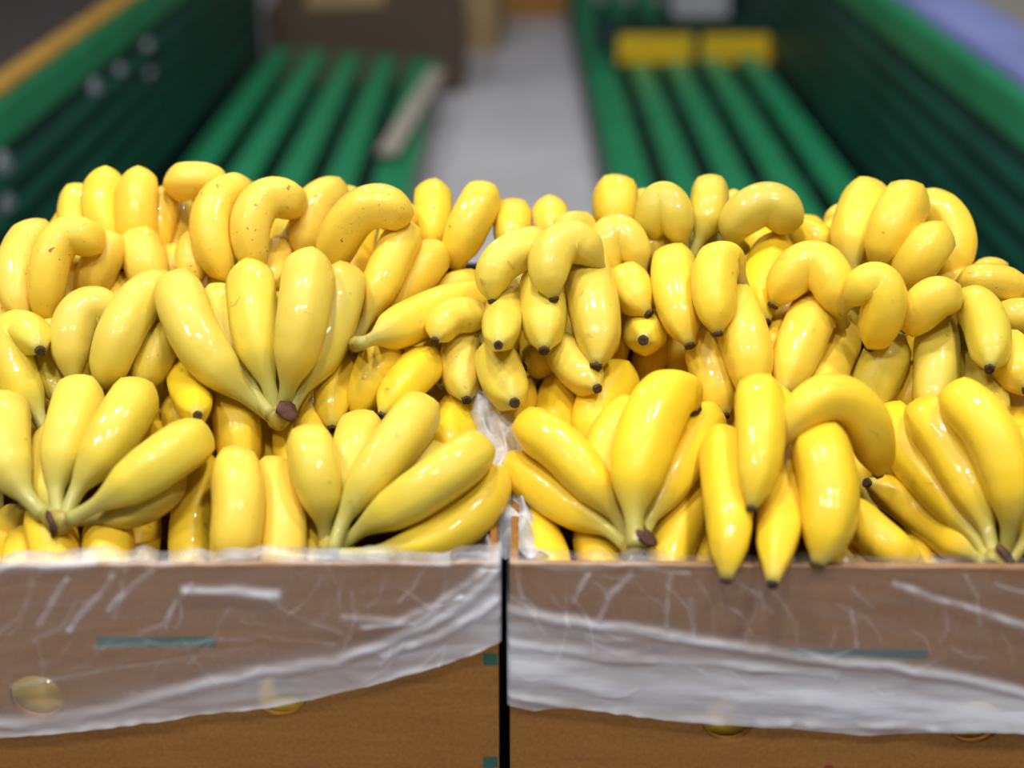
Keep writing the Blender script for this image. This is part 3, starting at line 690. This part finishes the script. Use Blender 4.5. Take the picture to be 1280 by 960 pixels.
for hk, (layer, colr, frk, label, crown, bl) in H.items():
    idx = [i for i, b in enumerate(bans) if b['hand'] == hk]
    allP = np.concatenate([CAM + R0[i] * D[i][:, None] for i in idx])
    base = np.array([allP[:, 0].mean(), allP[:, 1].mean(), allP[:, 2].min()])
    root = empty('banana_hand', base); hand_objs[hk] = root
    tag(root, label, 'bananas', 'hands of bananas heaped in the crates')
    starts = []
    for i in idx:
        nodes = CAM + R0[i] * D[i][:, None]
        if crown: nodes[0] = nodes[0]
        _, C, rd = build_banana(nodes, W[i] * .5 * D[i] / FPX, bans[i]['col'], bans[i]['fr'], root, RNG)
        starts.append((C[0], C[0] - C[2], rd[0]))
    if crown:
        S = np.array([s[0] for s in starts]); mid = S.mean(0)
        dm = np.median([(q_ - CAM) @ FWD for q_ in S]) - .004
        cp = CAM + ray(crown[0], crown[1]) * dm; cutp = CAM + ray(crown[2], crown[3]) * (dm - crown[5])
        bm = bmesh.new()
        rng = np.random.RandomState(len(hk) + ord(hk[0]))
        for s, dv, rd in starts:
            for k in range(14):
                v = rng.normal(size=3); v /= np.linalg.norm(v); bm.verts.new(mid + (s - mid) * .9 + v * rd * 1.02)
        for k in range(26):
            v = rng.normal(size=3); v /= np.linalg.norm(v); bm.verts.new(cp + v * .0115)
        r = bmesh.ops.convex_hull(bm, input=bm.verts[:])
        dele = [g for g in r['geom_interior'] + r['geom_unused'] if isinstance(g, bmesh.types.BMVert)]
        bmesh.ops.delete(bm, geom=list(set(dele)), context='VERTS')
        bmesh.ops.subdivide_edges(bm, edges=bm.edges[:], cuts=1, use_grid_fill=True)
        for _ in range(2): bmesh.ops.smooth_vert(bm, verts=bm.verts[:], factor=.35, use_axis_x=True, use_axis_y=True, use_axis_z=True)
        bmesh.ops.translate(bm, verts=bm.verts[:], vec=-Vector(base))
        co = bm_obj('crown', bm, M_CROWN, root, smooth=True)
        dn = cutp - cp; dl = np.linalg.norm(dn); dn = dn / dl; cp = cutp - dn * .009
        Vt, _ = frame_sweep(np.array([cp + dn * .0045, cp + dn * .0070, cp + dn * .0086, cp + dn * .0090]), np.array([.9, 1.05, .9, .5]) * crown[4], 12, 0, .5)
        mesh_obj('cut_face', Vt + rng.uniform(-.0008, .0008, Vt.shape) - base, grid_faces(4, 12), M_CUT, co, local=True)

# buried hands under the visible layer
def buried(px, py, ang, n, label, k, depth=.098, grp='hands of bananas buried in the crates'):
    rng = np.random.RandomState(100 + k)
    c = CAM + ray(px, py) * (heap_depth(px, py) + depth)
    up = np.array([0, PB[1] - PA[1], PB[2] - PA[2]]); up /= np.linalg.norm(up)
    ca, sa = math.cos(ang), math.sin(ang); ax = RIGHT * sa + up * ca; sd = RIGHT * ca - up * sa
    base = c - np.array([0, 0, .03]); root = empty('banana_hand', base); tag(root, label, 'bananas', grp)
    for i in range(n):
        o = (i - (n - 1) / 2) * .036; L = .16; t = np.linspace(-.5, .5, NN)[:, None]
        fan = 1 + .18 * t
        nodes = c + ax * t * L + sd * o * fan + PN * np.sign(PN[2]) * (-.07 * t * t + .006) + rng.normal(size=3) * .002
        build_banana(nodes, np.full(NN, .0175), RICH, .2, root, rng)
places = [(90,420,.2),(300,400,-.2),(500,420,.1),(100,540,-.15),(300,545,.1),(520,535,-.3),(720,420,.2),(930,410,-.1),(1150,420,.15),(720,540,.1),(930,545,0),(1150,540,-.2),(160,320,.3),(400,320,0),(850,330,.1),(1080,330,-.1)]
for k, (px, py, an) in enumerate(places):
    side = 'crate with green ink tabs' if px < 630 else 'film banded crate'
    buried(px, py, an, 5, 'shaded banana hand buried beneath the heap in the ' + side, k)
# the heaps go on towards the outer crate ends
for k, (px, py, an) in enumerate([(-125, 360, .1), (-120, 470, -.1), (-125, 590, .05), (1385, 400, -.1), (1392, 500, .1), (1395, 610, -.05)]):
    side = 'crate with green ink tabs' if px < 630 else 'film banded crate'
    buried(px, py, an, 3, 'small banana hand heaped at the outer end of the ' + side, 50 + k, .012, 'banana hands at the outer crate ends')
# bananas that show through the hand holes
for k, (px, py) in enumerate(((48, 868), (350, 872), (910, 898), (1216, 898))):
    c = at_y(px, py, 0) + np.array([0, .031, -0.020]); root = empty('loose_banana', c - np.array([0, 0, .02]))
    tag(root, 'single banana showing through the round hand hole of the ' + ('crate with green ink tabs' if px < 630 else 'film banded crate'), 'banana', 'bananas behind hand holes')
    t = np.linspace(-.5, .5, NN)[:, None]
    build_banana(c + np.array([.155, 0, 0]) * t + np.array([0, .05, 0]) * t * t + np.array([0, 0, .01]) * t, np.full(NN, .0215), YEL, .2, root, np.random.RandomState(k))

# ------------------------------------------------------------------ plastic film folded over the rims
def poly_dist(px, py, pl):
    P = np.array(pl, float); best = np.full(px.shape, 1e9)
    for a, b in zip(P[:-1], P[1:]):
        ab = b - a; t = np.clip(((px - a[0]) * ab[0] + (py - a[1]) * ab[1]) / (ab @ ab), 0, 1)
        best = np.minimum(best, np.hypot(px - a[0] - t * ab[0], py - a[1] - t * ab[1]))
    return best
def vnoise(x, y, seed):
    r = np.random.RandomState(seed); g = r.rand(64, 64); xi = np.floor(x).astype(int); yi = np.floor(y).astype(int)
    fx = x - xi; fy = y - yi; fx = fx * fx * (3 - 2 * fx); fy = fy * fy * (3 - 2 * fy)
    G = lambda i, j: g[i % 64, j % 64]
    return (G(xi, yi) * (1 - fx) + G(xi + 1, yi) * fx) * (1 - fy) + (G(xi, yi + 1) * (1 - fx) + G(xi + 1, yi + 1) * fx) * fy
def film(name, x0, x1, yaw, pivot, edge, creases, base_haze, rim_rise, seed, wrap, label):
    """sheet from inside the crate over the rim and down the front; wrap: +1 wraps round the right corner, -1 the left"""
    NU_, NV = 360, 110
    wr = .05; total = (x1 - x0) + wr
    us = np.linspace(0, total, NU_)
    ex, ey = zip(*edge)
    V = []; HZ = []
    for u in us:
        if wrap > 0: X, Yb = (x0 + u, 0.0) if u <= x1 - x0 else (x1 + .0022, u - (x1 - x0))
        else: X, Yb = (x0 + (u - wr), 0.0) if u >= wr else (x0 - .0022, wr - u)
        px = 640 + (X) / .0006056; ye = np.interp(px, ex, ey) - 8
        ze = at_y(min(max(px, -200), 1500), ye, 0)[2]
        rise = .6 * np.interp(px, [p[0] for p in rim_rise], [p[1] for p in rim_rise])
        zt = RIM + rise + .002
        for k in range(NV):
            v = k / (NV - 1)
            if v < .12:   # inside part coming up
                q = v / .12; pos = (X, Yb + .026 - .012 * q, RIM - .03 + (zt - RIM + .03) * q)
            elif v < .2:
                q = (v - .12) / .08; pos = (X, Yb + .014 - .0185 * q, zt + .0012 * math.sin(q * math.pi) - rise * q * q)
            else:
                q = (v - .2) / .8; pos = (X, Yb - .0045, RIM + .002 + (ze - RIM - .002) * q)
            V.append(pos)
    V = np.array(V)
    side = (V[:, 0] > x1 + .001) | (V[:, 0] < x0 - .001)
    PX, PY = to_px(np.stack([V[:, 0], np.zeros(len(V)), V[:, 2]], 1))
    hz = base_haze(PX, PY); h = np.zeros(len(V))
    for pl, wd, amt, ht in creases:
        d = poly_dist(PX + 6 * (vnoise(PX / 25, PY / 25, seed) - .5), PY + 5 * (vnoise(PX / 30, PY / 22, seed + 1) - .5), pl)
        g = np.exp(-(d / (wd * (.75 if wd < 15 else 1))) ** 2) * (1.0 if wd >= 8 else (.45 + .9 * vnoise(PX / 14 + wd, PY / 14, seed + 7))); hz += amt * g; h += ht * g
    h += .0014 * vnoise(PX / 34 + PY / 90, PY / 30 - PX / 200, seed + 2) + .0005 * vnoise(PX / 9 + PY / 30, PY / 14, seed + 3)
    hz *= .7 + .6 * vnoise(PX / 80, PY / 9 - PX / 60 * (1 if seed > 20 else -1), seed + 4)
    hz *= np.where(V[:, 2] > RIM - .003, .8 if wrap > 0 else .55, 1)
    below = V[:, 2] < RIM - .001
    V[:, 1] -= np.where(side, 0, h * np.where(below, 1, .4))
    V[:, 2] += np.where(below, 0, .006 * (vnoise(PX / 22, PX * 0 + 3, seed + 5) - .4) * np.where(V[:, 1] > .003, 1.0, .3))
    R = np.array([[math.cos(yaw), -math.sin(yaw)], [math.sin(yaw), math.cos(yaw)]])
    V[:, :2] = (V[:, :2] - np.array([pivot, 0])) @ R.T + np.array([pivot, 0])
    F = [(i * NV + j, i * NV + j + 1, (i + 1) * NV + j + 1, (i + 1) * NV + j) for i in range(NU_ - 1) for j in range(NV - 1)]
    o = mesh_obj(name, V, F, M_FILM)
    a = o.data.attributes.new('haze', 'FLOAT', 'POINT'); a.data.foreach_set('value', np.clip(hz, .03, 1).astype(np.float32))
    tag(o, label, 'plastic film'); return o
ledge = [(-260, 905), (-60, 920), (0, 917), (100, 910), (230, 893), (320, 885), (450, 860), (560, 830), (625, 806), (700, 790)]
lband = [(-260, 885), (0, 895), (100, 886), (180, 868), (260, 845), (330, 833), (420, 820), (500, 790), (560, 762), (610, 720), (640, 690)]
def streaks(seed, n, x0, x1, y0, y1, ang, spread):
    r = np.random.RandomState(seed); out = []
    for _ in range(n):
        x = r.uniform(x0, x1); y = r.uniform(y0, y1); a = ang + r.normal() * spread; L = r.uniform(12, 45)
        p = [(x + L * k * math.cos(a + .25 * k) , y - L * k * math.sin(a + .25 * k)) for k in (-1, 0, 1)]
        out.append((p, r.uniform(1.5, 3.2), r.uniform(.06, .2), .0006))
    return out
def lhaze(x, y):
    yb = np.interp(x, [p[0] for p in lband], [p[1] for p in lband]); lo = 1 / (1 + np.exp(-(y - yb) / 8))
    return .085 + .34 * lo + .12 * np.clip((x - 540) / 90, 0, 1)
lcre = [(lband, 9, .42, .004), ([(0, 912), (100, 904), (230, 888), (320, 880), (450, 856), (560, 825), (625, 802)], 5, .25, .002),
        ([(92, 778), (115, 745), (145, 715)], 6, .33, .003), ([(55, 772), (70, 740), (88, 716)], 6, .28, .003), ([(140, 755), (165, 730), (192, 708)], 6, .3, .003),
        ([(235, 730), (290, 732), (350, 737)], 8, .55, .004), ([(210, 775), (225, 745), (245, 722)], 4, .2, .002), ([(0, 705), (60, 703), (120, 700)], 7, .3, .002),
        ([(430, 766), (500, 770), (545, 752), (600, 712), (630, 690)], 7, .35, .003), ([(455, 778), (520, 772), (575, 740)], 4, .3, .002), ([(480, 815), (560, 785), (620, 745)], 7, .3, .003),
        ([(120, 800), (250, 795), (330, 790), (420, 800)], 4, .14, .001), ([(20, 850), (120, 830), (230, 815), (330, 800)], 4, .14, .001), ([(0, 790), (30, 760), (45, 720)], 4, .15, .001),
        ([(340, 740), (380, 770), (440, 790)], 4, .12, .001), ([(0, 700), (200, 697), (330, 694), (450, 697), (560, 700)], 5, .3, .001)]
lcre += streaks(5, 26, -100, 620, 715, 840, .55, .5) + streaks(6, 14, 0, 620, 720, 780, 1.1, .3)
film('plastic_liner', LBX1 - BW, LBX1, YAW_L, LBX1, ledge, lcre, lhaze, [(-300, .004), (0, .004), (180, .009), (240, .006), (330, .012), (460, .008), (560, .001), (640, .02)], 11, 1,
     'clear film folded over the rim, its white hem slanting up to the crate gap')
redge = [(560, 880), (630, 884), (670, 892), (720, 884), (850, 900), (1000, 910), (1100, 918), (1280, 908), (1500, 910)]
rband = [(600, 752), (640, 758), (700, 768), (800, 780), (900, 795), (1000, 812), (1100, 822), (1200, 836), (1280, 855), (1500, 880)]
def rhaze(x, y):
    yb = np.interp(x, [p[0] for p in rband], [p[1] for p in rband]); lo = 1 / (1 + np.exp(-(y - yb) / 5))
    return .075 + .36 * lo
rcre = [(rband, 8, .42, .004), ([(620, 826), (700, 835), (760, 848), (900, 858), (1100, 872), (1280, 890), (1500, 900)], 20, .45, .005),
        ([(620, 860), (700, 875), (800, 888), (1000, 897), (1280, 898)], 7, .2, .003), ([(640, 800), (760, 815), (900, 822), (1040, 835)], 7, .2, .003),
        ([(1115, 722), (1190, 746), (1260, 766), (1350, 790)], 6, .45, .003), ([(1060, 725), (1085, 750)], 4, .15, .001),
        ([(645, 705), (655, 745)], 4, .25, .002), ([(718, 748), (735, 712)], 4, .3, .002), ([(750, 765), (762, 735), (790, 712)], 5, .28, .002), ([(830, 775), (838, 712)], 4, .22, .002),
        ([(865, 780), (862, 740)], 4, .15, .001), ([(930, 790), (945, 745)], 4, .12, .001), ([(1068, 800), (1060, 755)], 4, .2, .001), ([(640, 702), (700, 705), (780, 703), (860, 708)], 4, .3, .001),
        ([(1240, 720), (1300, 738)], 4, .2, .001)]
rcre += streaks(8, 22, 640, 1350, 718, 800, 1.9, .4) + streaks(9, 18, 640, 1350, 780, 900, -.12, .12)
film('plastic_liner', RBX0, RBX0 + BW, YAW_R, RBX0, redge, rcre, rhaze, [(560, .012), (640, .006), (700, .003), (800, .003), (900, -.001), (1500, .0)], 31, -1,
     'clear film pulled taut over the rim with a wide whitish band across the crate')
# crumpled film standing up between the two heaps
def crumple():
    NU_, NV = 60, 40; V = []; hz = []
    path = [(638, 700), (632, 660), (622, 620), (628, 580), (620, 545), (608, 505), (585, 490), (572, 475)]
    pxs = np.interp(np.linspace(0, 1, NU_), np.linspace(0, 1, len(path)), [p[0] for p in path]); pys = np.interp(np.linspace(0, 1, NU_), np.linspace(0, 1, len(path)), [p[1] for p in path])
    for i in range(NU_):
        d = heap_depth(pxs[i], pys[i]) + np.interp(pys[i], [480, 620, 700], [.046, .030, .010])
        c = CAM + ray(pxs[i], pys[i]) * d
        for k in range(NV):
            q = k / (NV - 1) - .5
            V.append(c + RIGHT * (q * .055 + .010 * vnoise(np.array([i / 5.]), np.array([k / 7.]), 3)[0]) + PN * np.sign(PN[2]) * (.018 * vnoise(np.array([i / 4. + 9]), np.array([k / 5.]), 5)[0] - .05 * q * q))
            hz.append(.45 + .4 * vnoise(np.array([i / 3.]), np.array([k / 3.]), 8)[0])
    F = [(i * NV + j, i * NV + j + 1, (i + 1) * NV + j + 1, (i + 1) * NV + j) for i in range(NU_ - 1) for j in range(NV - 1)]
    o = mesh_obj('plastic_liner', V, F, M_FILM); a = o.data.attributes.new('haze', 'FLOAT', 'POINT'); a.data.foreach_set('value', np.array(hz, np.float32))
    tag(o, 'crumpled whitish film bunched up in the cleft between the two heaps', 'plastic film')
crumple()
